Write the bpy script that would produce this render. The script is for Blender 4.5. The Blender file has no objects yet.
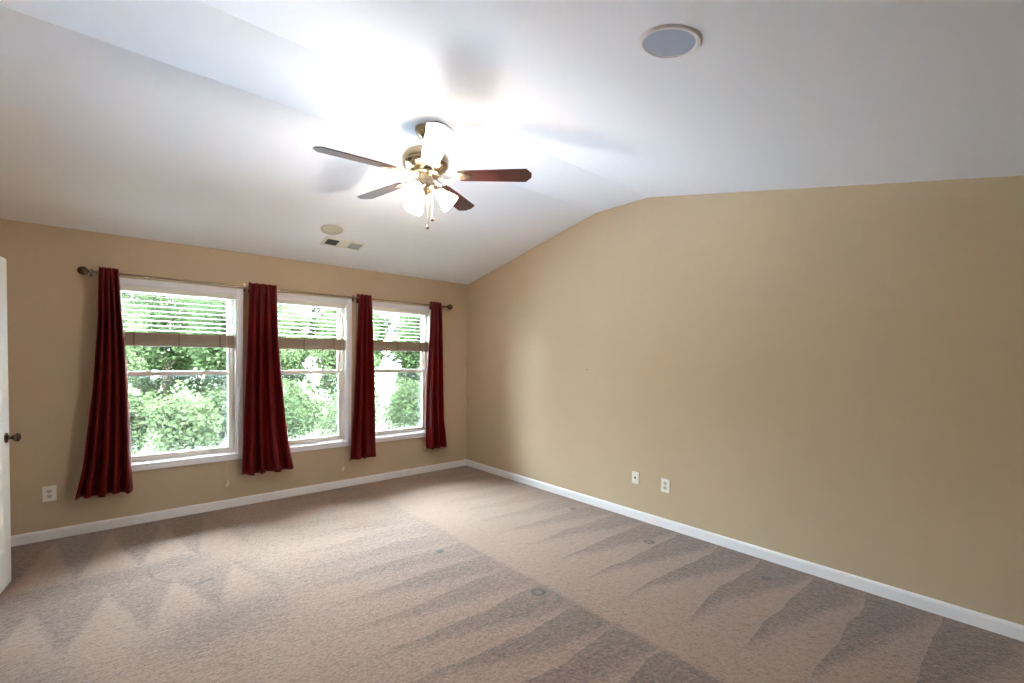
import bpy, bmesh, math, random
from math import sin, cos, pi, radians as rad
from mathutils import Vector, Matrix

C = bpy.context.scene.collection
SC = bpy.context.scene

# ------------------------------------------------------------------ camera
CAMH = 1.445
cam_data = bpy.data.cameras.new('camera')
cam = bpy.data.objects.new('camera', cam_data)
C.objects.link(cam)
yaw, pitch, roll = rad(40.17), rad(-1.03), rad(0.58)
fw = Vector((sin(yaw) * cos(pitch), cos(yaw) * cos(pitch), sin(pitch)))
rt = Vector((cos(yaw), -sin(yaw), 0))
up = rt.cross(fw)
r2 = cos(roll) * rt + sin(roll) * up
u2 = -sin(roll) * rt + cos(roll) * up
m = Matrix((r2, u2, -fw)).transposed().to_4x4()
m.translation = Vector((-2.5 * CAMH, -3.4 * CAMH, CAMH))
cam.matrix_world = m
cam_data.sensor_fit = 'HORIZONTAL'
cam_data.sensor_width = 36.0
cam_data.lens = 450.27 / 1024 * 36.0
cam_data.shift_x = 14.58 / 1024
cam_data.shift_y = 25.44 / 1024
cam_data.clip_start = 0.02
SC.camera = cam

# ------------------------------------------------------------------ light
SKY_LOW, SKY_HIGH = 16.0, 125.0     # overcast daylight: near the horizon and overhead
LAMP = 18.0          # each of the three bulbs of the ceiling fan, W
SUN = 45.0
SC.view_settings.view_transform = 'Standard'
SC.view_settings.look = 'None'
SC.view_settings.exposure = 0.48
SC.view_settings.gamma = 1.0
SC.view_settings.use_curve_mapping = False
SC.cycles.max_bounces = 12
SC.cycles.diffuse_bounces = 6
SC.cycles.transparent_max_bounces = 24
SC.cycles.sample_clamp_indirect = 80.0
SC.cycles.caustics_reflective = False
SC.cycles.caustics_refractive = False
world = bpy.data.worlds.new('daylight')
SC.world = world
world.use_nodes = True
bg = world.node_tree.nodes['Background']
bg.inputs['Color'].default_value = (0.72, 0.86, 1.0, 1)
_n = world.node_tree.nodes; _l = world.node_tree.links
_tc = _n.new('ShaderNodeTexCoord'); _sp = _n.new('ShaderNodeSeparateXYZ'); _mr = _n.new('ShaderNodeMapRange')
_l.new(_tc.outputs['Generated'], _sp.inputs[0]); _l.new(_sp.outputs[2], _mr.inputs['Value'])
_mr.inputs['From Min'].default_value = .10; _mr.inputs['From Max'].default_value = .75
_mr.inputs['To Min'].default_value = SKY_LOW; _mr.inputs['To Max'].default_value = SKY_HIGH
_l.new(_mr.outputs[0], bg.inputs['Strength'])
sun_d = bpy.data.lights.new('sun', 'SUN')
sun_d.energy = SUN
sun_d.angle = rad(2)
sun_d.color = (0.74, 0.85, 1.0)
sun = bpy.data.objects.new('sun', sun_d)
sun.rotation_euler = Vector((.45, -.12, .88)).to_track_quat('Z', 'Y').to_euler()   # high, along the window wall
sun.location = (-2, -6, 9)
C.objects.link(sun)

# ------------------------------------------------------------------ numbers of the room
ZC, Z1, Y1, Y2 = 2.440, 2.893, -2.120, -2.694   # eaves, ridge, the two ceiling creases
SL = (Z1 - ZC) / -Y1
XL, YB = -4.27, -5.35                           # left wall, back wall
ZB = Z1 - SL * (Y2 - YB)
def zceil(y):
    if y > Y1: return ZC - SL * y
    if y > Y2: return Z1
    return Z1 + SL * (y - Y2)

# ------------------------------------------------------------------ node helpers
class E:
    """a float socket with arithmetic"""
    def __init__(s, nt, v): s.nt, s.v = nt, v
    def _op(s, op, *o, clamp=False):
        n = s.nt.nodes.new('ShaderNodeMath'); n.operation = op; n.use_clamp = clamp
        for i, a in enumerate((s,) + o):
            a = a.v if isinstance(a, E) else a
            if isinstance(a, (int, float)): n.inputs[i].default_value = a
            else: s.nt.links.new(a, n.inputs[i])
        return E(s.nt, n.outputs[0])
    def __add__(s, o): return s._op('ADD', o)
    def __sub__(s, o): return s._op('SUBTRACT', o)
    def __mul__(s, o): return s._op('MULTIPLY', o)
    def __truediv__(s, o): return s._op('DIVIDE', o)
    def __neg__(s): return s._op('MULTIPLY', -1.0)
    def frac(s): return s._op('FRACT')
    def abs(s): return s._op('ABSOLUTE')
    def min(s, o): return s._op('MINIMUM', o)
    def max(s, o): return s._op('MAXIMUM', o)
    def sqrt(s): return s._op('SQRT')
    def clamp(s): return s._op('ADD', 0.0, clamp=True)
    def step(s, w):                       # soft 0..1 around zero
        return (s * (0.5 / w))._op('ADD', 0.5, clamp=True)
    def lerp(s, o, t): return s + (o - s) * t

def new_mat(name):
    m = bpy.data.materials.new(name); m.use_nodes = True
    nt = m.node_tree; b = nt.nodes['Principled BSDF']
    return m, nt, b
def lin(r, g, b):
    f = lambda c: (c / 255 / 12.92) if c / 255 <= .04045 else ((c / 255 + .055) / 1.055) ** 2.4
    return (f(r), f(g), f(b), 1)
def coords(nt, kind='Object'):
    return nt.nodes.new('ShaderNodeTexCoord').outputs[kind]
def noise(nt, vec, scale, detail=3, rough=.5):
    n = nt.nodes.new('ShaderNodeTexNoise'); n.inputs['Scale'].default_value = scale
    n.inputs['Detail'].default_value = detail; n.inputs['Roughness'].default_value = rough
    nt.links.new(vec, n.inputs['Vector'])
    return E(nt, n.outputs['Fac'])
def mixc(nt, a, b, f):
    n = nt.nodes.new('ShaderNodeMix'); n.data_type = 'RGBA'
    for s, v in ((n.inputs[6], a), (n.inputs[7], b)):
        if isinstance(v, tuple): s.default_value = v
        else: nt.links.new(v, s)
    if isinstance(f, E): nt.links.new(f.v, n.inputs[0])
    else: n.inputs[0].default_value = f
    return n.outputs[2]
def bump(nt, b, h, strength, dist=.01):
    n = nt.nodes.new('ShaderNodeBump'); n.inputs['Strength'].default_value = strength
    n.inputs['Distance'].default_value = dist
    nt.links.new(h.v, n.inputs['Height']); nt.links.new(n.outputs[0], b.inputs['Normal'])

def paint(name, col, rough, var=.04, scale=40, bs=.05, spec=.3, metallic=0.0):
    """a plain finish with a faint unevenness of its own"""
    m, nt, b = new_mat(name)
    v = coords(nt)
    n1 = noise(nt, v, scale, 4)
    d = tuple(c * (1 - var) for c in col[:3]) + (1,)
    nt.links.new(mixc(nt, d, col, n1), b.inputs['Base Color'])
    b.inputs['Roughness'].default_value = rough
    b.inputs['Metallic'].default_value = metallic
    b.inputs['Specular IOR Level'].default_value = spec
    if bs: bump(nt, b, noise(nt, v, scale * 6, 3), bs, .002)
    return m

M = {}
M['wall'] = paint('tan_wall_paint', lin(194, 174, 147), .7, .03, 3, .12, .15)
M['ceiling'] = paint('ceiling_paint', lin(236, 237, 243), .8, .015, 2, .1)
M['trim'] = paint('white_gloss_trim', lin(236, 234, 236), .32, .02, 8, 0)
M['vinyl'] = paint('window_vinyl', lin(226, 222, 212), .4, .03, 10, 0)
M['door'] = paint('door_paint', lin(234, 235, 230), .4, .02, 6, .03)
M['plate'] = paint('outlet_plastic', lin(240, 236, 228), .35, .02, 30, 0)
M['socket_face'] = paint('outlet_face_plastic', lin(206, 200, 190), .4, .02, 30, 0)
M['slot'] = paint('outlet_slot', lin(60, 52, 46), .6, .1, 30, 0)
M['slat'] = paint('blind_slat', lin(238, 234, 222), .45, .02, 20, 0)
M['stack'] = paint('blind_slat_backlit', lin(164, 144, 122), .5, .05, 20, 0)  # backlit shade of the raised slats put into a darker, browner colour
M['cord'] = paint('blind_cord', lin(225, 215, 195), .7, .05, 60, 0)
M['tape'] = paint('blind_ladder_tape', lin(132, 112, 88), .8, .05, 60, 0)
M['bronze'] = paint('dark_bronze', lin(104, 88, 68), .18, .12, 30, 0, metallic=1.0)
M['pewter'] = paint('brushed_pewter', lin(170, 155, 130), .24, .12, 40, 0, metallic=1.0)
M['brass'] = paint('antique_brass', lin(198, 184, 160), .25, .1, 40, 0, metallic=1.0)
M['grille'] = paint('speaker_grille_grey', lin(176, 186, 206), .6, .08, 200, .3)
M['grille_white'] = paint('speaker_grille_white', lin(204, 200, 186), .6, .06, 200, .3)
M['vent'] = paint('vent_enamel', lin(226, 222, 212), .4, .03, 20, 0)
M['louvre_shade'] = paint('shaded_louvre_enamel', lin(170, 170, 164), .5, .05, 20, 0)  # shade on the right louvres put into a greyer copy of the enamel
M['vent_dark'] = paint('vent_throat', lin(62, 62, 64), .7, .1, 20, 0)
M['lawn'] = paint('lawn_grass', lin(60, 72, 38), .95, .4, 3, .3)
M['bark'] = paint('tree_bark', lin(112, 96, 80), .9, .4, 14, .5)
M['paving'] = paint('grey_paving', lin(154, 162, 174), .95, .12, 2, .3)

# curtains: deep red satin
mm, nt, b = new_mat('red_satin')
v = coords(nt)
mp = nt.nodes.new('ShaderNodeMapping'); mp.inputs['Scale'].default_value = (90, 90, 6)
nt.links.new(v, mp.inputs['Vector'])
nt.links.new(mixc(nt, lin(76, 2, 3), lin(106, 4, 5), noise(nt, mp.outputs[0], 4, 3)), b.inputs['Base Color'])
b.inputs['Roughness'].default_value = .42
b.inputs['Specular IOR Level'].default_value = .25
b.inputs['Sheen Weight'].default_value = .12
b.inputs['Sheen Tint'].default_value = lin(220, 60, 50)
M['curtain'] = mm

# mahogany fan blades, lacquered
mm, nt, b = new_mat('mahogany_lacquer')
v = coords(nt)
mp = nt.nodes.new('ShaderNodeMapping'); mp.inputs['Scale'].default_value = (3, 40, 40)
nt.links.new(v, mp.inputs['Vector'])
nt.links.new(mixc(nt, lin(40, 13, 9), lin(66, 25, 17), noise(nt, mp.outputs[0], 3, 5)), b.inputs['Base Color'])
b.inputs['Roughness'].default_value = .33
b.inputs['Coat Weight'].default_value = .5
b.inputs['Coat Roughness'].default_value = .22
M['blade'] = mm

# frosted glass lamp shades, glowing from the bulb inside
mm, nt, b = new_mat('frosted_lamp_glass')
nt.nodes.remove(b)
out = nt.nodes['Material Output']
tr = nt.nodes.new('ShaderNodeBsdfTransparent'); tr.inputs[0].default_value = (1, .97, .92, 1)
tl = nt.nodes.new('ShaderNodeBsdfTranslucent'); tl.inputs[0].default_value = (.9, .88, .84, 1)
em = nt.nodes.new('ShaderNodeEmission'); em.inputs[0].default_value = (1, .93, .80, 1); em.inputs[1].default_value = 2.2
a1 = nt.nodes.new('ShaderNodeMixShader'); a1.inputs[0].default_value = .62
nt.links.new(tr.outputs[0], a1.inputs[1]); nt.links.new(tl.outputs[0], a1.inputs[2])
a2 = nt.nodes.new('ShaderNodeAddShader')
nt.links.new(a1.outputs[0], a2.inputs[0]); nt.links.new(em.outputs[0], a2.inputs[1])
nt.links.new(a2.outputs[0], out.inputs['Surface'])
M['shade'] = mm
mm, nt, b = new_mat('lit_bulb')
b.inputs['Emission Color'].default_value = (1, .9, .75, 1); b.inputs['Emission Strength'].default_value = 6
M['bulb'] = mm

# window glass (single thin pane)
mm, nt, b = new_mat('window_glass')
nt.nodes.remove(b); out = nt.nodes['Material Output']
tr = nt.nodes.new('ShaderNodeBsdfTransparent'); tr.inputs[0].default_value = (.95, .98, .96, 1)
gl = nt.nodes.new('ShaderNodeBsdfGlossy'); gl.inputs['Roughness'].default_value = .02
fr = nt.nodes.new('ShaderNodeFresnel'); fr.inputs[0].default_value = 1.35
mx = nt.nodes.new('ShaderNodeMixShader')
nt.links.new(fr.outputs[0], mx.inputs[0]); nt.links.new(tr.outputs[0], mx.inputs[1]); nt.links.new(gl.outputs[0], mx.inputs[2])
nt.links.new(mx.outputs[0], out.inputs['Surface'])
M['glass'] = mm
# insect screen: fine grey mesh that dims the lower sash
mm, nt, b = new_mat('insect_screen')
nt.nodes.remove(b); out = nt.nodes['Material Output']
tr = nt.nodes.new('ShaderNodeBsdfTransparent')
df = nt.nodes.new('ShaderNodeBsdfDiffuse'); df.inputs[0].default_value = lin(120, 120, 118)
mx = nt.nodes.new('ShaderNodeMixShader'); mx.inputs[0].default_value = .20
nt.links.new(tr.outputs[0], mx.inputs[1]); nt.links.new(df.outputs[0], mx.inputs[2]); nt.links.new(mx.outputs[0], out.inputs['Surface'])
M['screen'] = mm

# leaves
def leaf_mat(name, c1, c2):
    mm, nt, b = new_mat(name)
    nt.nodes.remove(b); out = nt.nodes['Material Output']
    col = mixc(nt, c1, c2, noise(nt, coords(nt), 2.2, 3))
    df = nt.nodes.new('ShaderNodeBsdfDiffuse'); tl = nt.nodes.new('ShaderNodeBsdfTranslucent')
    nt.links.new(col, df.inputs[0]); nt.links.new(col, tl.inputs[0])
    mx = nt.nodes.new('ShaderNodeMixShader'); mx.inputs[0].default_value = .4
    nt.links.new(df.outputs[0], mx.inputs[1]); nt.links.new(tl.outputs[0], mx.inputs[2])
    nt.links.new(mx.outputs[0], out.inputs['Surface'])
    return mm
M['leaf'] = leaf_mat('green_leaves', lin(31, 39, 23), lin(52, 61, 38))
M['leaf_pale'] = leaf_mat('pale_green_leaves', lin(44, 53, 33), lin(68, 75, 50))

# carpet with the vacuum cleaner's nap tracks
def carpet():
    mm, nt, b = new_mat('cut_pile_carpet')
    co = coords(nt)
    sep = nt.nodes.new('ShaderNodeSeparateXYZ'); nt.links.new(co, sep.inputs[0])
    X, Y = E(nt, sep.outputs[0]), E(nt, sep.outputs[1])
    w1, w2 = noise(nt, co, 1.7, 2), noise(nt, co, 9, 2)
    wx = (noise(nt, co, 2.3, 2) - .5) * .13 + (w2 - .5) * .02
    x = X + wx
    y = Y + (w1 - .5) * .16 + (w2 - .5) * .015
    # strip along the right wall: saw teeth, dark bases on the wall
    tA = ((-y - 3.36) / .315).frac()
    dA = ((-x) * (-1 / 1.2) + 1.0 - tA).step(.13)
    dA = dA * (((-Y - 1.6) * .6).clamp() * .6 + .4)
    # strip further in, dark bases on the line x = -1.53
    tB = ((-y - 3.20) / .29).frac()
    uB = (-x - 1.53) / 1.15
    dB = (-uB + 1.0 - tB).step(.16)
    dB = dB * (((-Y - 1.2) * .5).clamp() * .7 + .3) + .12
    # strokes towards the window wall at the left
    tC = (((X + wx * .3 + 3.66) / .325 + .5).frac() - .5).abs() * 2.0
    dC = (tC - (-Y - .12) / .95).step(.10)
    bandC = (-Y - 1.0).step(.05) * (Y + 1.28).step(.08) * .8 * (-X - 3.15).step(.1)
    dC1 = (dC * .75).max(bandC)
    dC2 = (tC * .9 - (-Y - 1.36) / .66).step(.12) * .8
    low = (-Y - 1.30).step(.08)
    dC = dC1 * (-low + 1.0) + dC2 * low
    big = ((noise(nt, co, 1.3, 3) - .5) * 3.0 + .55).clamp()
    dL = dC.lerp(big * .8, (-Y - 1.95).step(.12))
    mA = (x * .6 + X * .4 + 1.53).step(.025)
    mL = (-X - 2.88 + (w1 - .5) * .3).step(.12)
    mid = dB * .8 + big * .2
    dark = mid.lerp(dL, mL).lerp(dA, mA)
    dark = dark * .86 + big * .14
    # fine tufts
    tuft = noise(nt, co, 60, 4, .75)
    tuft2 = noise(nt, co, 24, 3, .6)
    f = (dark * .72 + (tuft - .5) * 2.6 + (tuft2 - .5) * 1.1 + .06).clamp()
    col = mixc(nt, lin(152, 121, 102), lin(93, 69, 56), f)
    # dents left by furniture feet, and a scuff
    ring = None
    for (px, py, r) in ((-1.62, -2.97, .034), (-.38, -2.98, .030), (-1.77, -2.09, .018), (-.24, -2.08, .020), (-.31, -3.80, .020)):
        d = ((X - px) * (X - px) + (Y - py) * (Y - py)).sqrt()
        k = (-((d - r).abs()) + .013).step(.008)
        ring = k if ring is None else ring.max(k)
    sc = (-(X + 3.195).abs() + .055).step(.01) * (-(Y + 1.525 + (X + 3.195) * -.25).abs() + .012).step(.008)
    arc = (-(((X + 3.10) * (X + 3.10) + (Y + 1.15) * (Y + 1.15)).sqrt() - .36).abs() + .008).step(.008) * (-X - 3.12).step(.03) * (-Y - 1.1).step(.05) * .6
    ring = ring.max(sc).max(arc)
    col2 = mixc(nt, col, lin(58, 40, 32), ring * .85)
    nt.links.new(col2, b.inputs['Base Color'])
    b.inputs['Roughness'].default_value = .8
    b.inputs['Specular IOR Level'].default_value = .08
    b.inputs['Sheen Weight'].default_value = .35
    b.inputs['Sheen Roughness'].default_value = .5
    bump(nt, b, tuft + tuft2 * .8 - dark * .3, .8, .012)
    return mm
M['carpet'] = carpet()

# ------------------------------------------------------------------ mesh helpers
def bx(bm, x0, x1, y0, y1, z0, z1):
    vs = [bm.verts.new((x, y, z)) for z in (z0, z1) for y in (y0, y1) for x in (x0, x1)]
    for f in ((0, 2, 3, 1), (4, 5, 7, 6), (0, 1, 5, 4), (2, 6, 7, 3), (0, 4, 6, 2), (1, 3, 7, 5)):
        bm.faces.new([vs[i] for i in f])
    return vs
def prism(bm, pts, axis, a, b):
    """extrude a 2D outline along an axis ('x','y','z') from a to b"""
    def P(p, t):
        return {'x': (t, p[0], p[1]), 'y': (p[0], t, p[1]), 'z': (p[0], p[1], t)}[axis]
    A = [bm.verts.new(P(p, a)) for p in pts]; B = [bm.verts.new(P(p, b)) for p in pts]
    bm.faces.new(A[::-1]); bm.faces.new(B)
    n = len(pts)
    for i in range(n): bm.faces.new((A[i], A[(i + 1) % n], B[(i + 1) % n], B[i]))
    return A + B
def lathe(bm, prof, seg=32, mat=Matrix()):
    """prof: (r, z) list; r=0 ends close"""
    rings = []
    for r, z in prof:
        if r < 1e-6: rings.append([bm.verts.new(mat @ Vector((0, 0, z)))])
        else: rings.append([bm.verts.new(mat @ Vector((r * cos(2 * pi * k / seg), r * sin(2 * pi * k / seg), z))) for k in range(seg)])
    for A, B in zip(rings, rings[1:]):
        for k in range(seg):
            j = (k + 1) % seg
            if len(A) == 1 and len(B) > 1: bm.faces.new((A[0], B[k], B[j]))
            elif len(B) == 1 and len(A) > 1: bm.faces.new((A[k], A[j], B[0]))
            elif len(A) > 1: bm.faces.new((A[k], A[j], B[j], B[k]))
def tube(bm, pts, r, seg=10):
    pts = [Vector(p) for p in pts]; rings = []
    for i, p in enumerate(pts):
        d = (pts[min(i + 1, len(pts) - 1)] - pts[max(i - 1, 0)]).normalized()
        a = d.cross(Vector((0, 0, 1)))
        if a.length < 1e-4: a = d.cross(Vector((1, 0, 0)))
        a.normalize(); c = d.cross(a)
        rr = r[i] if isinstance(r, (list, tuple)) else r
        rings.append([bm.verts.new(p + rr * (cos(2 * pi * k / seg) * a + sin(2 * pi * k / seg) * c)) for k in range(seg)])
    for A, B in zip(rings, rings[1:]):
        for k in range(seg): bm.faces.new((A[k], A[(k + 1) % seg], B[(k + 1) % seg], B[k]))
    bm.faces.new(rings[0][::-1]); bm.faces.new(rings[-1])
def obj(name, bm, mat, parent=None, smooth=False, bevel=0, loc=None):
    bmesh.ops.recalc_face_normals(bm, faces=bm.faces)
    me = bpy.data.meshes.new(name); bm.to_mesh(me); bm.free()
    o = bpy.data.objects.new(name, me); C.objects.link(o)
    me.materials.append(M[mat] if isinstance(mat, str) else mat)
    if smooth:
        for p in me.polygons: p.use_smooth = True
        md = o.modifiers.new('edges', 'EDGE_SPLIT'); md.split_angle = rad(40)
    if bevel:
        md = o.modifiers.new('bevel', 'BEVEL'); md.width = bevel; md.segments = 2; md.limit_method = 'ANGLE'; md.angle_limit = rad(35)
    if parent: o.parent = parent
    if loc: o.location = loc
    return o
def tag(o, label=None, cat=None, group=None, kind=None):
    for k, v in (('label', label), ('category', cat), ('group', group), ('kind', kind)):
        if v: o[k] = v
    return o
def thing(name, label, cat, loc=(0, 0, 0), group=None, kind=None, rot=(0, 0, 0)):
    o = bpy.data.objects.new(name, None); C.objects.link(o)
    o.location = loc; o.rotation_euler = rot; o.empty_display_size = .1
    return tag(o, label, cat, group, kind)
def BM(): return bmesh.new()

# ------------------------------------------------------------------ the room
T = .14
WX = (-2.685, -1.610, -0.535)      # right outer casing edge of each window
WW, WZ0, WZ1, CS = 1.010, .455, 2.092, .052
OPEN = [(xr - WW + CS, xr - CS) for xr in WX]
OZ0, OZ1 = WZ0 + .058, WZ1 - CS

bm = BM(); bx(bm, XL - T, T, YB - T, T, -.12, 0)
tag(obj('floor', bm, 'carpet'), 'beige cut pile carpet with vacuum cleaner tracks', 'carpet', kind='structure')

bm = BM()
xs = [XL - T] + [v for o in OPEN for v in o] + [T]
for i in range(len(xs) - 1):
    if i % 2 == 1:
        bx(bm, xs[i], xs[i + 1], 0, T, -.12, OZ0); bx(bm, xs[i], xs[i + 1], 0, T, OZ1, ZC + .1)
    else: bx(bm, xs[i], xs[i + 1], 0, T, -.12, ZC + .1)
tag(obj('wall_window', bm, 'wall'), 'tan painted wall with the three windows', 'wall', kind='structure')
gable = [(0, -.12), (0, ZC + .02), (Y1, Z1 + .02), (Y2, Z1 + .02), (YB, ZB + .02), (YB, -.12)]
bm = BM(); prism(bm, gable, 'x', 0, T)
tag(obj('wall_right', bm, 'wall'), 'long bare tan wall on the right under the sloped ceiling', 'wall', kind='structure')
DY0, DY1, DH = -1.575, -2.385, 2.06
bm = BM()
zt = lambda y: zceil(y) + .02
prism(bm, [(0, -.12), (0, ZC + .02), (DY0, zt(DY0)), (DY0, -.12)], 'x', XL - T, XL)
prism(bm, [(DY0, DH), (DY0, zt(DY0)), (Y1, Z1 + .02), (DY1, zt(DY1)), (DY1, DH)], 'x', XL - T, XL)
prism(bm, [(DY1, -.12), (DY1, zt(DY1)), (Y2, Z1 + .02), (YB, ZB + .02), (YB, -.12)], 'x', XL - T, XL)
tag(obj('wall_left', bm, 'wall'), 'tan wall on the left behind the open door', 'wall', kind='structure')
bm = BM()
HX0, HX1, HH = -4.05, -1.15, 2.06               # wide opening added to the back wall so bounced light escapes
bx(bm, XL - T, HX0, YB - T, YB, -.12, ZB + .02); bx(bm, HX1, T, YB - T, YB, -.12, ZB + .02); bx(bm, HX0, HX1, YB - T, YB, HH, ZB + .02)
tag(obj('wall_back', bm, 'wall'), 'tan wall behind the camera', 'wall', kind='structure')
prof = [(T, ZC - SL * T), (0, ZC), (Y1, Z1), (Y2, Z1), (YB, ZB), (YB - T, ZB - SL * T)]
bm = BM(); prism(bm, prof + [(y, z + .16) for y, z in prof[::-1]], 'x', XL - T, T)
tag(obj('ceiling', bm, 'ceiling'), 'white vaulted ceiling with a flat strip along the ridge', 'ceiling', kind='structure')
# the dim closet behind the doorway
bm = BM()
cx0, cx1 = XL - T - 1.1, XL - T
bx(bm, cx0, cx1, DY0 + .3, DY0 + .4, 0, 2.44); bx(bm, cx0, cx1, DY1 - .4, DY1 - .3, 0, 2.44)
bx(bm, cx0 - .1, cx0, DY1 - .4, DY0 + .4, 0, 2.44)
bx(bm, cx0 - .1, cx1, DY1 - .4, DY0 + .4, 2.44, 2.54)
tag(obj('wall_closet', bm, 'wall'), 'tan closet walls beyond the doorway', 'wall', kind='structure')
bm = BM(); bx(bm, cx0 - .1, cx1, DY1 - .4, DY0 + .4, -.12, 0)
tag(obj('floor_closet', bm, 'carpet'), 'beige closet carpet beyond the doorway', 'carpet', kind='structure')

# unseen unlit hall added behind the opening to trap light and darken the back
bm = BM(); hy0, hy1 = YB - T - 2.2, YB - T
bx(bm, HX0 - .1, HX0, hy0, hy1, 0, 2.44); bx(bm, HX1, HX1 + .1, hy0, hy1, 0, 2.44)
bx(bm, HX0 - .1, HX1 + .1, hy0 - .1, hy0, 0, 2.44); bx(bm, HX0 - .1, HX1 + .1, hy0 - .1, hy1, 2.44, 2.54)
tag(obj('wall_added_hall', bm, 'wall'), 'tan walls of an added light-trapping hall behind the camera', 'wall', kind='structure')
bm = BM(); bx(bm, HX0 - .1, HX1 + .1, hy0 - .1, hy1, -.12, 0)
tag(obj('floor_added_hall', bm, 'carpet'), 'beige carpet of an added light-trapping hall behind the camera', 'carpet', kind='structure')

# baseboards: a moulded section
BBH = .080
def bbsec(s): return [(0, 0), (s * .013, 0), (s * .013, BBH - .018), (s * .010, BBH - .008), (s * .005, BBH - .002), (0, BBH)]
bm = BM(); prism(bm, bbsec(-1), 'x', XL, 0)
tag(obj('baseboard_window', bm, 'trim'), 'white baseboard below the windows', 'baseboard', kind='structure')
bm = BM(); prism(bm, bbsec(-1), 'y', YB, -.013)
tag(obj('baseboard_right', bm, 'trim'), 'white baseboard along the bare right wall', 'baseboard', kind='structure')
bm = BM()
for a, b_ in ((DY0 + .07, -.013), (YB, DY1 - .07)): prism(bm, [(XL + p[0], p[1]) for p in bbsec(1)], 'y', a, b_)
tag(obj('baseboard_left', bm, 'trim'), 'white baseboard along the left wall', 'baseboard', kind='structure')
bm = BM()
for a, b_ in ((XL + .013, HX0), (HX1, -.013)): prism(bm, [(YB + p[0], p[1]) for p in bbsec(1)], 'x', a, b_)
tag(obj('baseboard_back', bm, 'trim'), 'white baseboard behind the camera', 'baseboard', kind='structure')

# door casing round the doorway in the left wall
bm = BM()
bx(bm, XL - T, XL + .012, DY0, DY0 + .065, 0, DH + .065); bx(bm, XL - T, XL + .012, DY1 - .065, DY1, 0, DH + .065)
bx(bm, XL - T, XL + .012, DY1, DY0, DH, DH + .065)
tag(obj('trim_1', bm, 'trim', bevel=.003), 'white casing round the doorway in the left wall', 'trim', kind='structure')

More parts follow.
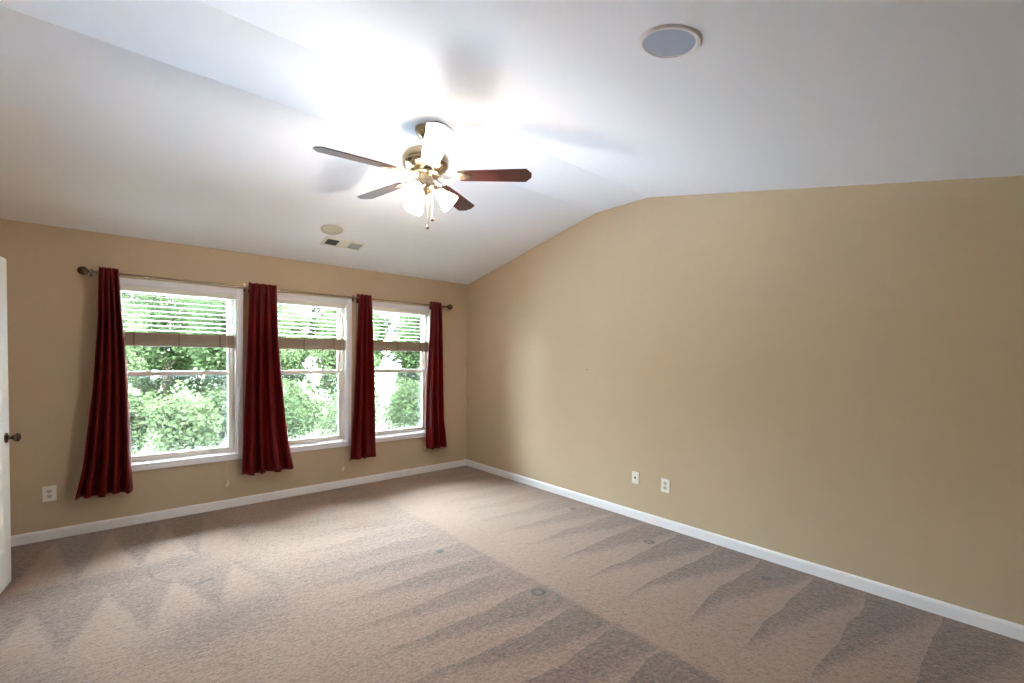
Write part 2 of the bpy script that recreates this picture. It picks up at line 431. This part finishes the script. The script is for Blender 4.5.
# ------------------------------------------------------------------ windows
wname = ('leftmost', 'middle', 'right hand')
def ring(bm, x0, x1, z0, z1, w, y0, y1, wb=None, wt=None):
    wb = w if wb is None else wb; wt = w if wt is None else wt
    bx(bm, x0, x0 + w, y0, y1, z0, z1); bx(bm, x1 - w, x1, y0, y1, z0, z1)
    bx(bm, x0 + w, x1 - w, y0, y1, z0, z0 + wb); bx(bm, x0 + w, x1 - w, y0, y1, z1 - wt, z1)
MEET = 1.280
for i, xr in enumerate(WX):
    x0, x1 = xr - WW, xr
    w = thing('window_%d' % (i + 1), '%s white double hung window with trees outside' % wname[i], 'window', ((x0 + x1) / 2, 0, WZ0), kind='structure')
    L = lambda x: x - (x0 + x1) / 2
    h = WZ1 - WZ0
    a, b_ = L(x0), L(x1)
    o0, o1 = L(OPEN[i][0]), L(OPEN[i][1])
    bm = BM()
    bx(bm, a, a + CS, -.017, 0, 0, h); bx(bm, b_ - CS, b_, -.017, 0, 0, h)
    bx(bm, a + CS, b_ - CS, -.017, 0, h - CS, h); bx(bm, a + CS, b_ - CS, -.017, 0, 0, .050)
    obj('casing', bm, 'trim', w, bevel=.003)
    bm = BM(); bx(bm, a + .02, b_ - .02, -.030, .005, .050, .060)
    obj('stool', bm, 'trim', w, bevel=.003)
    bm = BM(); ring(bm, o0, o1, OZ0 - WZ0, OZ1 - WZ0, .009, 0, .075)
    obj('jamb', bm, 'trim', w)
    bm = BM(); ring(bm, o0 + .009, o1 - .009, OZ0 - WZ0 + .009, OZ1 - WZ0 - .009, .026, .068, .138)
    obj('window_frame', bm, 'vinyl', w, bevel=.002)
    s0, s1 = o0 + .030, o1 - .030
    zm = MEET - WZ0
    bm = BM(); ring(bm, s0, s1, OZ0 - WZ0 + .028, zm + .024, .030, .074, .100, .030, .040)
    lo = obj('lower_sash', bm, 'vinyl', w, bevel=.003)
    bm = BM(); bx(bm, s0 + .03, s1 - .03, .085, .088, OZ0 - WZ0 + .058, zm - .016)
    obj('pane', bm, 'glass', lo)
    bm = BM()
    for sx in (-.22, .22):
        bx(bm, sx - .022, sx + .022, .068, .076, zm + .022, zm + .032)
    obj('sash_lock', bm, 'vinyl', lo, bevel=.002)
    bm = BM(); ring(bm, s0, s1, zm - .010, OZ1 - WZ0 - .028, .030, .104, .130, .034, .030)
    us = obj('upper_sash', bm, 'vinyl', w, bevel=.003)
    bm = BM(); bx(bm, s0 + .03, s1 - .03, .115, .118, zm + .024, OZ1 - WZ0 - .058)
    obj('pane', bm, 'glass', us)
    bm = BM(); bx(bm, s0 + .004, s1 - .004, .1325, .1335, OZ0 - WZ0 + .035, zm + .015)
    obj('insect_screen', bm, 'screen', w)
    # daylight portal of this window (it only guides the sampling of the sky)
    ld = bpy.data.lights.new('window_portal', 'AREA'); ld.shape = 'RECTANGLE'
    ld.size = OPEN[i][1] - OPEN[i][0]; ld.size_y = OZ1 - OZ0; ld.cycles.is_portal = True
    lo_ = bpy.data.objects.new('window_portal', ld); C.objects.link(lo_)
    lo_.location = ((x0 + x1) / 2, T + .01, (OZ0 + OZ1) / 2); lo_.rotation_euler = (rad(-90), 0, 0)

    # half raised venetian blind inside the frame
    vb = thing('venetian_blind', 'white venetian blind half raised in the %s window' % wname[i], 'blind', ((x0 + x1) / 2, .036, 0), 'venetian blinds in the windows')
    p0, p1 = o0 + .014, o1 - .014
    ztop = OZ1 - .010
    bm = BM(); bx(bm, p0, p1, -.026, .026, ztop - .042, ztop)
    obj('headrail', bm, 'slat', vb, bevel=.002)
    bm = BM(); zs, ze = ztop - .075, 1.662
    n = 8
    tilt = rad((6, 10, 3)[i])
    for k in range(n):
        z = zs + (ze - zs) * k / (n - 1)
        pts = [(-.024 * cos(tilt), -.024 * sin(tilt)), (0, .0022), (.024 * cos(tilt), .024 * sin(tilt))]
        prism(bm, [(y, z + zz) for y, zz in pts] + [(y, z + zz + .0026) for y, zz in pts[::-1]], 'x', p0 + .004, p1 - .004)
    obj('slats', bm, 'slat', vb)
    bm = BM(); z = 1.546; k = 0
    while z < 1.640:
        j = .0015 * ((k * 7) % 3 - 1)
        bx(bm, p0 + .004, p1 - .004, -.024 + j, .024 + j, z, z + .0034); z += .0046; k += 1
    obj('slat_stack', bm, 'stack', vb)
    bm = BM(); bx(bm, p0 + .004, p1 - .004, -.025, .025, 1.524, 1.5455)
    obj('bottom_rail', bm, 'stack', vb, bevel=.003)
    for f in (.14, .5, .86):
        bm = BM(); xx = p0 + (p1 - p0) * f
        tube(bm, [(xx, -.0275, 1.524), (xx, -.0275, ztop - .042)], .0012, 6)
        bx(bm, xx - .006, xx + .006, -.029, -.026, 1.524, 1.648)
        obj('ladder_cord', bm, 'tape', vb)
    tx = L((-2.820, -1.710, -.672)[i]); tz = (.206, .190, .300)[i]
    for dx, dz in ((-.006, 0), (.007, .014)):
        bm = BM()
        tube(bm, [(tx + dx * .3, -.029, ztop - .03), (tx + dx * .3, -.030, 1.45), (tx + dx * .4, -.070, .53), (tx + dx, -.064, tz + dz + .026)], .0011, 6)
        lc = obj('lift_cord', bm, 'cord', vb)
        bm = BM(); lathe(bm, [(0, .038), (.005, .036), (.008, .022), (.013, .004), (.011, 0), (0, 0)], 12, Matrix.Translation((tx + dx, -.064, tz + dz)))
        obj('cord_tassel', bm, 'cord', lc, smooth=True)

# ------------------------------------------------------------------ curtain rod
RY, RZ = -.100, 2.104
rod = thing('curtain_rod', 'dark metal curtain rod with ball finials running above the three windows', 'curtain rod', (-2.11, RY, RZ))
bm = BM(); tube(bm, [(-1.66, 0, 0), (1.71, 0, 0)], .0095, 16)
obj('rod', bm, 'pewter', rod, smooth=True)
for s, xx in ((-1, -1.66), (1, 1.71)):
    bm = BM()
    pr = [(0, -.004), (.0135, -.004), (.0145, .006), (.011, .012), (.012, .016)]
    pr += [(.034 * sin(t), .047 - .034 * cos(t)) for t in [rad(24 + 13 * k) for k in range(12)]] + [(0, .081)]
    lathe(bm, pr, 36, Matrix.Translation((xx, 0, 0)) @ Matrix.Rotation(s * pi / 2, 4, 'Y'))
    obj('finial', bm, 'bronze', rod, smooth=True)
for xx in (-3.772, -2.672, -1.596, -.440):
    bm = BM(); x = xx + 2.11
    bx(bm, x - .009, x + .009, -RY - .004, -RY, -.035, .035)
    tube(bm, [(x, -RY - .004, -.008), (x, .03, -.014), (x, 0, -.0145)], .005, 10)
    tube(bm, [(x, .0145 * sin(t), -.0145 * cos(t)) for t in [rad(-100 + 20 * k) for k in range(11)]], .0042, 8)
    obj('bracket', bm, 'pewter', rod, smooth=True)

# ------------------------------------------------------------------ curtains
def interp(tab, z):
    tab = sorted(tab)
    if z <= tab[0][0]: return tab[0][1]
    for (z0, a), (z1, b_) in zip(tab, tab[1:]):
        if z <= z1:
            t = (z - z0) / (z1 - z0); return a + (b_ - a) * t
    return tab[-1][1]
def curtain(label, Lt, Rt, folds, seed):
    rnd = random.Random(seed)
    x_mid = (interp(Lt, 2.1) + interp(Rt, 2.1)) / 2
    root = thing('curtain', label, 'curtain', (x_mid, RY, RZ), 'dark red curtain panels on the rod')
    ns, zt_, zb = folds * 16, 2.142, .312
    ph = [rnd.uniform(-.5, .5) for _ in range(folds + 2)]
    am = [rnd.uniform(.7, 1.15) for _ in range(folds + 2)]
    def fold(s, z):
        k = s * folds; i = int(min(k, folds - 1e-6)); f = k - i
        a = am[i] * (1 - f) + am[i + 1] * f
        p = ph[i] * (1 - f) + ph[i + 1] * f
        drop = min(1, max(0, (2.08 - z) / 1.6))
        amp = .015 + .036 * drop ** .6
        return a * amp * sin(2 * pi * (k + p * (.3 + .7 * drop)) ), amp
    rows = [zt_ - .0 * k for k in range(1)] + [2.142 - (2.142 - zb) * (k / 44) for k in range(1, 45)]
    bm = BM(); prev = None
    # header: a loop of cloth round the rod, then the drop in front of it
    for r, (yo, z, wob) in enumerate([(.024, 2.050, .35), (.022, 2.085, .35), (.021, 2.120, .35), (.012, 2.140, .4), (-.004, 2.146, .5), (-.018, 2.142, .7)] + [(-.026, z, 1) for z in rows[1:]]):
        row = []
        Lx, Rx = interp(Lt, z) - x_mid, interp(Rt, z) - x_mid
        for k in range(ns + 1):
            s = k / ns
            fy, amp = fold(s, z)
            ss = s + .16 / folds * sin(2 * pi * s * folds * 2 + seed) * (.35 if z > 2 else .6) * s * (1 - s) * 4
            drop = min(1, max(0, (2.08 - z) / 1.6))
            y = yo * (1 - .75 * drop) + fy * wob
            if z > 2.04 and wob == 1: y = min(y, -.0135 - .004)
            zz = z
            if z > 2.139: zz = z + .004 * sin(2 * pi * s * folds + 1.0)
            if z < .33: zz = z - .006 * sin(2 * pi * s * folds * .5 + seed)
            row.append(bm.verts.new((Lx + (Rx - Lx) * ss, y, zz - RZ)))
        if prev:
            for k in range(ns): bm.faces.new((prev[k], prev[k + 1], row[k + 1], row[k]))
        prev = row
    o = obj('panel', bm, 'curtain', root, smooth=False)
    for p in o.data.polygons: p.use_smooth = True
    md = o.modifiers.new('cloth', 'SOLIDIFY'); md.thickness = .0025; md.offset = 0
    # metal eyelets where the rod leaves the cloth at both sides
    for sx in (interp(Lt, RZ) - x_mid, interp(Rt, RZ) - x_mid):
        bm = BM()
        lathe(bm, [(.0125, -.004), (.019, -.004), (.020, 0), (.019, .004), (.0125, .004), (.0125, -.004)], 24, Matrix.Translation((sx, 0, 0)) @ Matrix.Rotation(pi / 2, 4, 'Y'))
        g = obj('eyelet', bm, 'pewter', root, smooth=True)
        g['label'] = 'metal eyelet round the rod'
    return root
curtain('dark red curtain at the left end of the rod near the door, flaring widest',
        [(2.146, -3.722), (1.723, -3.730), (1.164, -3.762), (.919, -3.787), (.558, -3.823), (.320, -3.868)],
        [(2.138, -3.603), (1.814, -3.582), (1.388, -3.555), (.740, -3.530), (.489, -3.526), (.320, -3.517)], 4, 3)
curtain('dark red curtain hanging between the leftmost and the middle window',
        [(2.124, -2.653), (1.600, -2.668), (1.220, -2.682), (.700, -2.703), (.298, -2.716)],
        [(2.111, -2.415), (1.610, -2.396), (1.312, -2.372), (.810, -2.325), (.500, -2.283), (.304, -2.244)], 4, 11)
curtain('dark red curtain hanging between the middle and the right hand window',
        [(2.151, -1.583), (1.637, -1.598), (1.416, -1.608), (.865, -1.635), (.427, -1.668), (.307, -1.682)],
        [(2.149, -1.431), (1.531, -1.410), (1.304, -1.401), (.505, -1.374), (.286, -1.363)], 3, 7)
curtain('dark red curtain at the right end of the rod next to the room corner',
        [(2.153, -.645), (1.670, -.660), (1.175, -.682), (.678, -.682), (.304, -.673)],
        [(2.160, -.496), (1.676, -.472), (1.169, -.448), (.657, -.417), (.293, -.372)], 3, 5)

# ------------------------------------------------------------------ door, folded back against the left wall
hinge = Vector((-4.216, -1.555, 0)); free = Vector((-4.131, -.775, 0))
dirv = (free - hinge).normalized(); DW = (free - hinge).length
ang = math.atan2(dirv.y, dirv.x)
door = thing('door_1', 'white panelled door standing open against the left wall', 'door', hinge, kind='structure', rot=(0, 0, ang))
# local: x along the door from the hinge, -y faces the room
TH = .035
bm = BM()
px = [0, .116, DW - .116, DW]
zr = [.010, .225, .807, 1.017, 1.910, 2.036]
for a in range(3):
    for c in range(5):
        hole = a == 1 and c in (1, 3)
        if hole: bx(bm, px[a], px[a + 1], .013, .022, zr[c], zr[c + 1])
        else: bx(bm, px[a], px[a + 1], 0, TH, zr[c], zr[c + 1])
bmesh.ops.remove_doubles(bm, verts=bm.verts, dist=1e-5)
obj('door_slab', bm, 'door', door)
for (z0, z1) in ((.225, .807), (1.017, 1.910)):
    bm = BM()
    x0, x1 = px[1], px[2]
    for sgn, yf, yb in ((1, 0, .013), (-1, TH, .022)):
        outer = [(x0, z0), (x1, z0), (x1, z1), (x0, z1)]
        lv = [(0, yf), (.008, yf + sgn * .001), (.022, yb), (.030, yb), (.050, yf + sgn * .004)]
        rings = []
        for ins, y in lv:
            rings.append([bm.verts.new((x + ins * (1 if x == x0 else -1), y, z + ins * (1 if z == z0 else -1))) for x, z in outer])
        for A, B in zip(rings, rings[1:]):
            for k in range(4): bm.faces.new((A[k], A[(k + 1) % 4], B[(k + 1) % 4], B[k]))
        bm.faces.new(rings[-1])
    obj('door_panel', bm, 'door', door)
kz, kx = .925, DW - .062
bm = BM()
for s, y0 in ((-1, 0), (1, TH)):
    mt = Matrix.Translation((kx, y0, kz)) @ Matrix.Rotation(-s * pi / 2, 4, 'X')
    lathe(bm, [(0, 0), (.032, 0), (.032, .004), (.028, .008), (.012, .011), (.010, .026), (.016, .032), (.025, .040), (.0275, .050), (.025, .059), (.014, .065), (0, .066)], 28, mt)
kn = obj('door_knob', bm, 'bronze', door, smooth=True); kn['label'] = 'round dark metal knob'
for z in (.25, 1.02, 1.80):
    bm = BM(); tube(bm, [(-.004, -.004, z - .045), (-.004, -.004, z + .045)], .006, 10)
    bx(bm, -.004, .0, .0, .028, z - .045, z + .045)
    obj('hinge', bm, 'pewter', door)
door.rotation_euler = (rad(-.25), rad(0), ang)

# ------------------------------------------------------------------ outlets
def outlet(name, label, cat, loc, rotz, kind, wdt=.073, hgt=.116):
    """local: plate lies in xz, faces -y"""
    t = thing(name, label, cat, loc, None, rot=(0, 0, rotz))
    bm = BM(); bx(bm, -wdt / 2, wdt / 2, -.006, 0, -hgt / 2, hgt / 2)
    obj('cover_plate', bm, 'plate', t, bevel=.0025)
    if kind == 'duplex':
        for zc in (.0205, -.0205):
            bm = BM()
            pts = []
            for k in range(24):
                a = 2 * pi * k / 24
                pts.append((.0172 * cos(a), max(-.0135, min(.0135, .0172 * sin(a))) + zc))
            prism(bm, pts, 'y', -.0082, -.005)
            r = obj('receptacle', bm, 'socket_face', t)
            bm = BM()
            bx(bm, -.0075, -.0055, -.0086, -.0080, zc - .002, zc + .007); bx(bm, .0055, .0075, -.0086, -.0080, zc - .001, zc + .006)
            lathe(bm, [(0, -.0003), (.0026, -.0003), (.0026, .0003), (0, .0003)], 12, Matrix.Translation((0, -.0083, zc - .0075)) @ Matrix.Rotation(pi / 2, 4, 'X'))
            obj('slot', bm, 'slot', r)
        bm = BM(); lathe(bm, [(0, 0), (.003, 0), (.003, .0012), (0, .0016)], 12, Matrix.Translation((0, -.0058, 0)) @ Matrix.Rotation(pi / 2, 4, 'X'))
        obj('screw', bm, 'pewter', t)
    else:
        bm = BM(); mt = Matrix.Translation((0, -.0055, 0)) @ Matrix.Rotation(pi / 2, 4, 'X')
        lathe(bm, [(0, 0), (.0085, 0), (.0085, .003), (.0055, .003), (.0055, .011), (.002, .011), (.002, .006), (0, .006)], 20, mt)
        obj('socket', bm, 'slot', t)['label'] = 'dark round cable socket'
        for zc in (.042, -.042):
            bm = BM(); lathe(bm, [(0, 0), (.003, 0), (.003, .0012), (0, .0016)], 12, Matrix.Translation((0, -.0058, zc)) @ Matrix.Rotation(pi / 2, 4, 'X'))
            obj('screw', bm, 'pewter', t)
    return t
outlet('wall_outlet', 'white double power outlet low on the window wall beside the door', 'outlet', (-4.021, 0, .360), 0, 'duplex', .080, .120)
outlet('wall_outlet', 'white double power outlet low on the bare right wall', 'outlet', (0, -2.900, .366), -pi / 2, 'duplex', .078, .118)
outlet('cable_outlet', 'white single socket cable plate low on the bare right wall', 'outlet', (0, -2.606, .374), -pi / 2, 'cable', .070, .112)
bm = BM(); lathe(bm, [(0, -.004), (.0022, -.004), (.0022, .006), (.0045, .007), (.0045, .009), (0, .010)], 12)
nl = obj('nail', bm, 'bronze'); nl.rotation_euler = (0, -pi / 2, 0)
nl.location = (0, -2.04, 1.345)
tag(nl, 'tiny nail sticking out of the bare tan right wall', 'nail')

# ------------------------------------------------------------------ ceiling fittings
def on_ceiling(x, y):
    """location and rotation of a fitting whose local -z looks down from the ceiling plane"""
    a = 0
    if y > Y1: a = -math.atan(SL)
    elif y < Y2: a = math.atan(SL)
    return (x, y, zceil(y)), (a, 0, 0)
def speaker(label, x, y, r, grille):
    loc, rot = on_ceiling(x, y)
    t = thing('ceiling_speaker', label, 'speaker', loc, None, rot=rot)
    ri = r * .84
    bm = BM(); lathe(bm, [(ri - .004, 0), (r, 0), (r, -.003), (r - .004, -.008), (ri + .003, -.009), (ri, -.006), (ri - .004, -.003), (ri - .004, 0)], 56)
    obj('rim', bm, 'trim' if grille == 'grille' else 'grille_white', t, smooth=True)
    bm = BM(); lathe(bm, [(ri - .002, -.001), (ri - .002, -.0045), (ri * .6, -.0052), (0, -.0055)], 56)
    obj('grille', bm, grille, t, smooth=True)['label'] = 'perforated round grille'
speaker('round ceiling speaker with grey grille and white rim, nearest the camera', -2.072, -4.041, .110, 'grille')
speaker('round off white ceiling speaker right beside the rectangular ceiling vent', -2.115, -.790, .098, 'grille_white')
loc, rot = on_ceiling(-1.918, -.548)
vt = thing('ceiling_vent', 'rectangular ceiling air vent with louvres between the windows and the fan', 'vent', loc, None, rot=rot)
vw, vd = .395, .185
bm = BM()
ring2 = [(-vw / 2, -vd / 2), (vw / 2, -vd / 2), (vw / 2, vd / 2), (-vw / 2, vd / 2)]
rs = []
for ins, z in ((0, 0), (.001, -.003), (.022, -.011), (.026, -.011), (.028, -.002)):
    rs.append([bm.verts.new((x - ins * (1 if x > 0 else -1), y - ins * (1 if y > 0 else -1), z)) for x, y in ring2])
for A, B in zip(rs, rs[1:]):
    for k in range(4): bm.faces.new((A[k], A[(k + 1) % 4], B[(k + 1) % 4], B[k]))
obj('frame', bm, 'vent', vt)
bm = BM(); bx(bm, -vw / 2 + .02, vw / 2 - .02, -vd / 2 + .02, vd / 2 - .02, -.0016, -.0004)
obj('throat', bm, 'vent_dark', vt)
def louvres(x0, x1, n, along, lean, cover):
    bm = BM()
    yy = vd / 2 - .028
    for k in range(n):
        if along == 'y':
            x = x0 + (x1 - x0) * (k + .5) / n; w = (x1 - x0) / n * cover
            prism(bm, [(x - w / 2, -.0105 if lean > 0 else -.003), (x + w / 2, -.003 if lean > 0 else -.0105), (x + w / 2, -.002 if lean > 0 else -.0095), (x - w / 2, -.0095 if lean > 0 else -.002)], 'y', -yy, yy)
        else:
            y = -yy + 2 * yy * (k + .5) / n; w = 2 * yy / n * cover
            prism(bm, [(y - w / 2, -.0105 if lean > 0 else -.003), (y + w / 2, -.003 if lean > 0 else -.0105), (y + w / 2, -.002 if lean > 0 else -.0095), (y - w / 2, -.0095 if lean > 0 else -.002)], 'x', x0, x1)
    return bm
xa, xb = -vw / 2 + .028, vw / 2 - .028
obj('louvre_bank', louvres(xa, xa + .115, 7, 'y', 1, .32), 'vent', vt)['label'] = 'dark left bank of open louvres'
obj('louvre_bank', louvres(xa + .120, xb - .120, 6, 'x', -1, 1.15), 'vent', vt)['label'] = 'pale middle bank of louvres'
obj('louvre_bank', louvres(xb - .115, xb, 8, 'y', -1, 1.1), 'louvre_shade', vt)['label'] = 'right bank of louvres with shade in its grey colour'
for xd in (xa + .115, xb - .120):
    bm = BM(); bx(bm, xd, xd + .005, -vd / 2 + .024, vd / 2 - .024, -.0115, -.002)
    obj('divider', bm, 'vent', vt)

# ------------------------------------------------------------------ ceiling fan
FX, FY = -2.119, -2.419
fan = thing('ceiling_fan', 'five blade ceiling fan with three lit frosted glass lamps, hanging under the ridge', 'ceiling fan', (FX, FY, Z1))
zo = lambda z: z - Z1                     # heights below are given above the floor
bm = BM(); lathe(bm, [(0, zo(2.893)), (.066, zo(2.893)), (.068, zo(2.880)), (.062, zo(2.862)), (.045, zo(2.838)), (.026, zo(2.824)), (.018, zo(2.820)), (0, zo(2.820))], 40)
obj('canopy', bm, 'pewter', fan, smooth=True)
bm = BM(); lathe(bm, [(0, zo(2.826)), (.0125, zo(2.826)), (.0125, zo(2.760)), (0, zo(2.760))], 20)
obj('downrod', bm, 'pewter', fan, smooth=True)
bm = BM(); lathe(bm, [(0, zo(2.775)), (.028, zo(2.775)), (.036, zo(2.765)), (.050, zo(2.758)), (.098, zo(2.748)), (.132, zo(2.730)), (.147, zo(2.705)), (.149, zo(2.690)), (.143, zo(2.672)), (.146, zo(2.668)), (.146, zo(2.660)), (.130, zo(2.640)), (.105, zo(2.628)), (.090, zo(2.622)), (0, zo(2.622))], 56)
obj('motor_housing', bm, 'pewter', fan, smooth=True)
bm = BM(); lathe(bm, [(0, zo(2.623)), (.082, zo(2.623)), (.088, zo(2.612)), (.088, zo(2.600)), (.078, zo(2.592)), (.052, zo(2.585)), (.050, zo(2.560)), (.062, zo(2.552)), (.066, zo(2.535)), (.060, zo(2.515)), (.040, zo(2.500)), (.020, zo(2.494)), (.012, zo(2.482)), (0, zo(2.478))], 44)
lk = obj('light_kit', bm, 'brass', fan, smooth=True)
ph0 = 245.54
for k in range(5):
    a = rad(ph0 + 72 * k)
    R0 = Matrix.Translation((0, 0, zo(2.596))) @ Matrix.Rotation(a, 4, 'Z')
    pitchm = Matrix.Rotation(rad(-11), 4, 'X')
    bm = BM()
    r0, r1 = .205, .670
    out = [(r0, -.048), (r0 + .03, -.055), (r1 - .034, -.068), (r1, -.022), (r1, .022), (r1 - .034, .068), (r0 + .03, .055), (r0, .048)]
    prism(bm, out, 'z', -.003, .003)
    bl = obj('blade', bm, 'blade', fan, bevel=.0015)
    bl.matrix_local = R0 @ pitchm
    # bracket: two scrolled arms and a plate under the blade root
    bm = BM()
    prism(bm, [(.180, -.030), (.215, -.040), (.275, -.024), (.292, 0), (.275, .024), (.215, .040), (.180, .030)], 'z', -.0075, -.0035)
    for s in (-1, 1):
        tube(bm, [(.080, s * .012, .012), (.105, s * .030, .004), (.140, s * .036, -.006), (.170, s * .026, -.008), (.200, s * .018, -.0065)], .0055, 8)
    for xx, yy in ((.215, -.022), (.215, .022), (.265, 0)):
        lathe(bm, [(0, -.010), (.005, -.0095), (.006, -.0075), (0, -.0075)], 10, Matrix.Translation((xx, yy, 0)))
    bi = obj('blade_bracket', bm, 'brass', fan, smooth=True)
    bi.matrix_local = R0 @ pitchm
for k, az in enumerate((-32, 88, 208)):
    a = rad(az); tl_ = rad(47)             # how far the lamp arm leans out from straight down
    d = Vector((cos(a) * sin(tl_), sin(a) * sin(tl_), -cos(tl_)))
    base = Vector((cos(a) * .056, sin(a) * .056, zo(2.527)))
    mt = Matrix.Translation(base) @ Vector((0, 0, 1)).rotation_difference(d).to_matrix().to_4x4()
    bm = BM(); lathe(bm, [(0, -.012), (.016, -.012), (.018, .010), (.027, .018), (.029, .040), (.024, .044), (0, .044)], 24, mt)
    obj('lamp_socket', bm, 'brass', fan, smooth=True)
    bm = BM(); pr = [(.0255, .030), (.030, .040), (.034, .056), (.041, .078), (.050, .102), (.058, .124), (.062, .138), (.064, .146)]
    lathe(bm, pr + [(r - .0025, z) for r, z in pr[::-1]] + [pr[0]], 36, mt)
    obj('lamp_shade', bm, 'shade', fan, smooth=True)
    bm = BM(); lathe(bm, [(0, .044), (.010, .046), (.012, .056), (.020, .076), (.022, .088), (.017, .103), (0, .110)], 20, mt)
    obj('bulb', bm, 'bulb', fan, smooth=True)
    ld = bpy.data.lights.new('fan_lamp_light', 'POINT'); ld.energy = LAMP; ld.color = (1, .92, .84); ld.shadow_soft_size = .03
    lo_ = bpy.data.objects.new('fan_lamp_light', ld); C.objects.link(lo_)
    lo_.location = Vector((FX, FY, Z1)) + (mt @ Vector((0, 0, .128)))
for dx, dy, ln in ((.010, -.012, .215), (.033, -.031, .165)):
    bm = BM(); z0 = zo(2.498)
    n = int(ln / .007)
    for q in range(n):
        bmesh.ops.create_icosphere(bm, subdivisions=1, radius=.0024, matrix=Matrix.Translation((dx, dy, z0 - q * .007)))
    tube(bm, [(dx, dy, z0), (dx, dy, z0 - ln)], .0009, 6)
    pc = obj('pull_chain', bm, 'brass', fan, smooth=True)
    bm = BM(); lathe(bm, [(0, .006), (.003, .004), (.008, -.003), (.0105, -.011), (.008, -.019), (0, -.022)], 16, Matrix.Translation((dx, dy, z0 - ln)))
    obj('pull_knob', bm, 'bronze', pc, smooth=True)

GZ = -.60
# ------------------------------------------------------------------ outside: ground below and trees close to the house
bm = BM(); bx(bm, -30, 40, T + .05, 6.6, GZ - .3, GZ)
tag(obj('ground', bm, 'paving'), 'pale grey paving outside the windows', 'ground', kind='structure')

bm = BM(); bx(bm, -30, 40, 6.6, 45, GZ - .3, GZ)
tag(obj('ground_lawn', bm, 'lawn'), 'green lawn under the trees outside the windows', 'lawn', kind='structure')

def foliage_mesh(seed, nblob, nleaf, rx, ry, rz, leaf):
    rnd = random.Random(seed); bm = BM()
    blobs = []
    for _ in range(nblob):
        while True:
            p = Vector((rnd.uniform(-1, 1), rnd.uniform(-1, 1), rnd.uniform(-1, 1)))
            if p.length < 1: break
        blobs.append((Vector((p.x * rx, p.y * ry, p.z * rz)), rnd.uniform(.28, .50)))
    for _ in range(nleaf):
        c, r = rnd.choice(blobs)
        d = Vector((rnd.gauss(0, 1), rnd.gauss(0, 1), rnd.gauss(0, .8))).normalized()
        p = c + d * r * rnd.uniform(.45, 1.0) ** .6
        nrm = (d * .6 + Vector((rnd.gauss(0, .6), rnd.gauss(0, .6), rnd.gauss(.5, .6)))).normalized()
        t = nrm.cross(Vector((rnd.gauss(0, 1), rnd.gauss(0, 1), -1))).normalized(); bt = nrm.cross(t)
        s = leaf * rnd.uniform(.7, 1.35)
        vs = [bm.verts.new(p + t * s * u + bt * s * v_ + nrm * s * w) for u, v_, w in ((-.5, 0, 0), (-.1, .28, .06), (.5, 0, -.08), (-.1, -.28, .06))]
        bm.faces.new(vs)
    return bm, blobs
def tree(label, x, y, z, seed, mat, rx=.80, ry=.80, rz=1.75, nblob=44, nleaf=10000, leaf=.105, trunk=.11):
    t = thing('tree', label, 'tree', (x, y, GZ), 'trees outside the windows')
    bm, blobs = foliage_mesh(seed, nblob, nleaf, rx, ry, rz, leaf)
    obj('foliage', bm, mat, t, loc=(0, 0, z - GZ))
    rnd = random.Random(seed + 99); bm = BM()
    top = z - GZ + rz * .55
    spine = [Vector((.10 * sin(k * 1.3 + seed), .10 * cos(k * 1.1 + seed), top * k / 7)) - Vector((.1 * sin(seed), .1 * cos(seed), 0)) for k in range(8)]
    tube(bm, spine, [trunk * (1.15 - .125 * k) for k in range(8)], 12)
    for c, r in blobs[:12]:
        e = c + Vector((0, 0, z - GZ)); k = min(6, max(2, int(e.z / top * 7) - 1)); s = spine[k]
        tube(bm, [s, (s + e) / 2 + Vector((0, 0, .12)), e], [trunk * .34, trunk * .24, trunk * .10], 7)
    obj('trunk', bm, 'bark', t, smooth=True)
    return t
TL = 'leafy green tree growing just outside the windows'
spots = [(x, y, z, ('leaf_pale', 'leaf')[(i + r) % 2]) for r, (y, x0, n) in enumerate(((7.9, -4.1, 4), (10.6, -2.75, 4), (13.3, -4.1, 5)))
         for i, (x, z) in enumerate([(x0 + 2.7 * k, (1.5, 1.8, 1.6, 1.75, 1.55)[(k + r) % 5]) for k in range(n)])]
for k, (x, y, z, mt_) in enumerate(spots):
    tree(TL, x, y, z + .15, 20 + k, mt_)
for k in range(7):
    tree('tall leafy green tree growing behind the others outside the windows', (-5.2, -.2, 4.8, 9.8, -2.7, 2.3, 7.3)[k], 16.9 if k < 4 else 20.3, 3.2, 60 + k, ('leaf', 'leaf_pale')[k % 2],
         rx=1.75, ry=1.2, rz=2.7, nblob=70, nleaf=9000, leaf=.22, trunk=.16)
def shrub(x, y, seed, mat):
    t = thing('shrub', 'low green shrub growing under the trees outside the windows', 'shrub', (x, y, GZ), 'shrubs outside the windows')
    bm, blobs = foliage_mesh(seed, 18, 4200, .30, .28, .50, .082)
    obj('foliage', bm, mat, t, loc=(0, 0, .78))
    bm = BM()
    for c, r in blobs[:7]:
        tube(bm, [(c.x * .15, c.y * .15, 0), (c.x * .5, c.y * .5, .4 + c.z * .3), (c.x, c.y, .78 + c.z)], [.020, .014, .006], 6)
    obj('stem', bm, 'bark', t)
for k in range(14): shrub((-4.3 + 1.5 * k) if k < 7 else (-3.5 + 1.5 * (k - 7)), 4.55 if k < 7 else 5.95, 90 + k, ('leaf', 'leaf_pale')[k % 2])
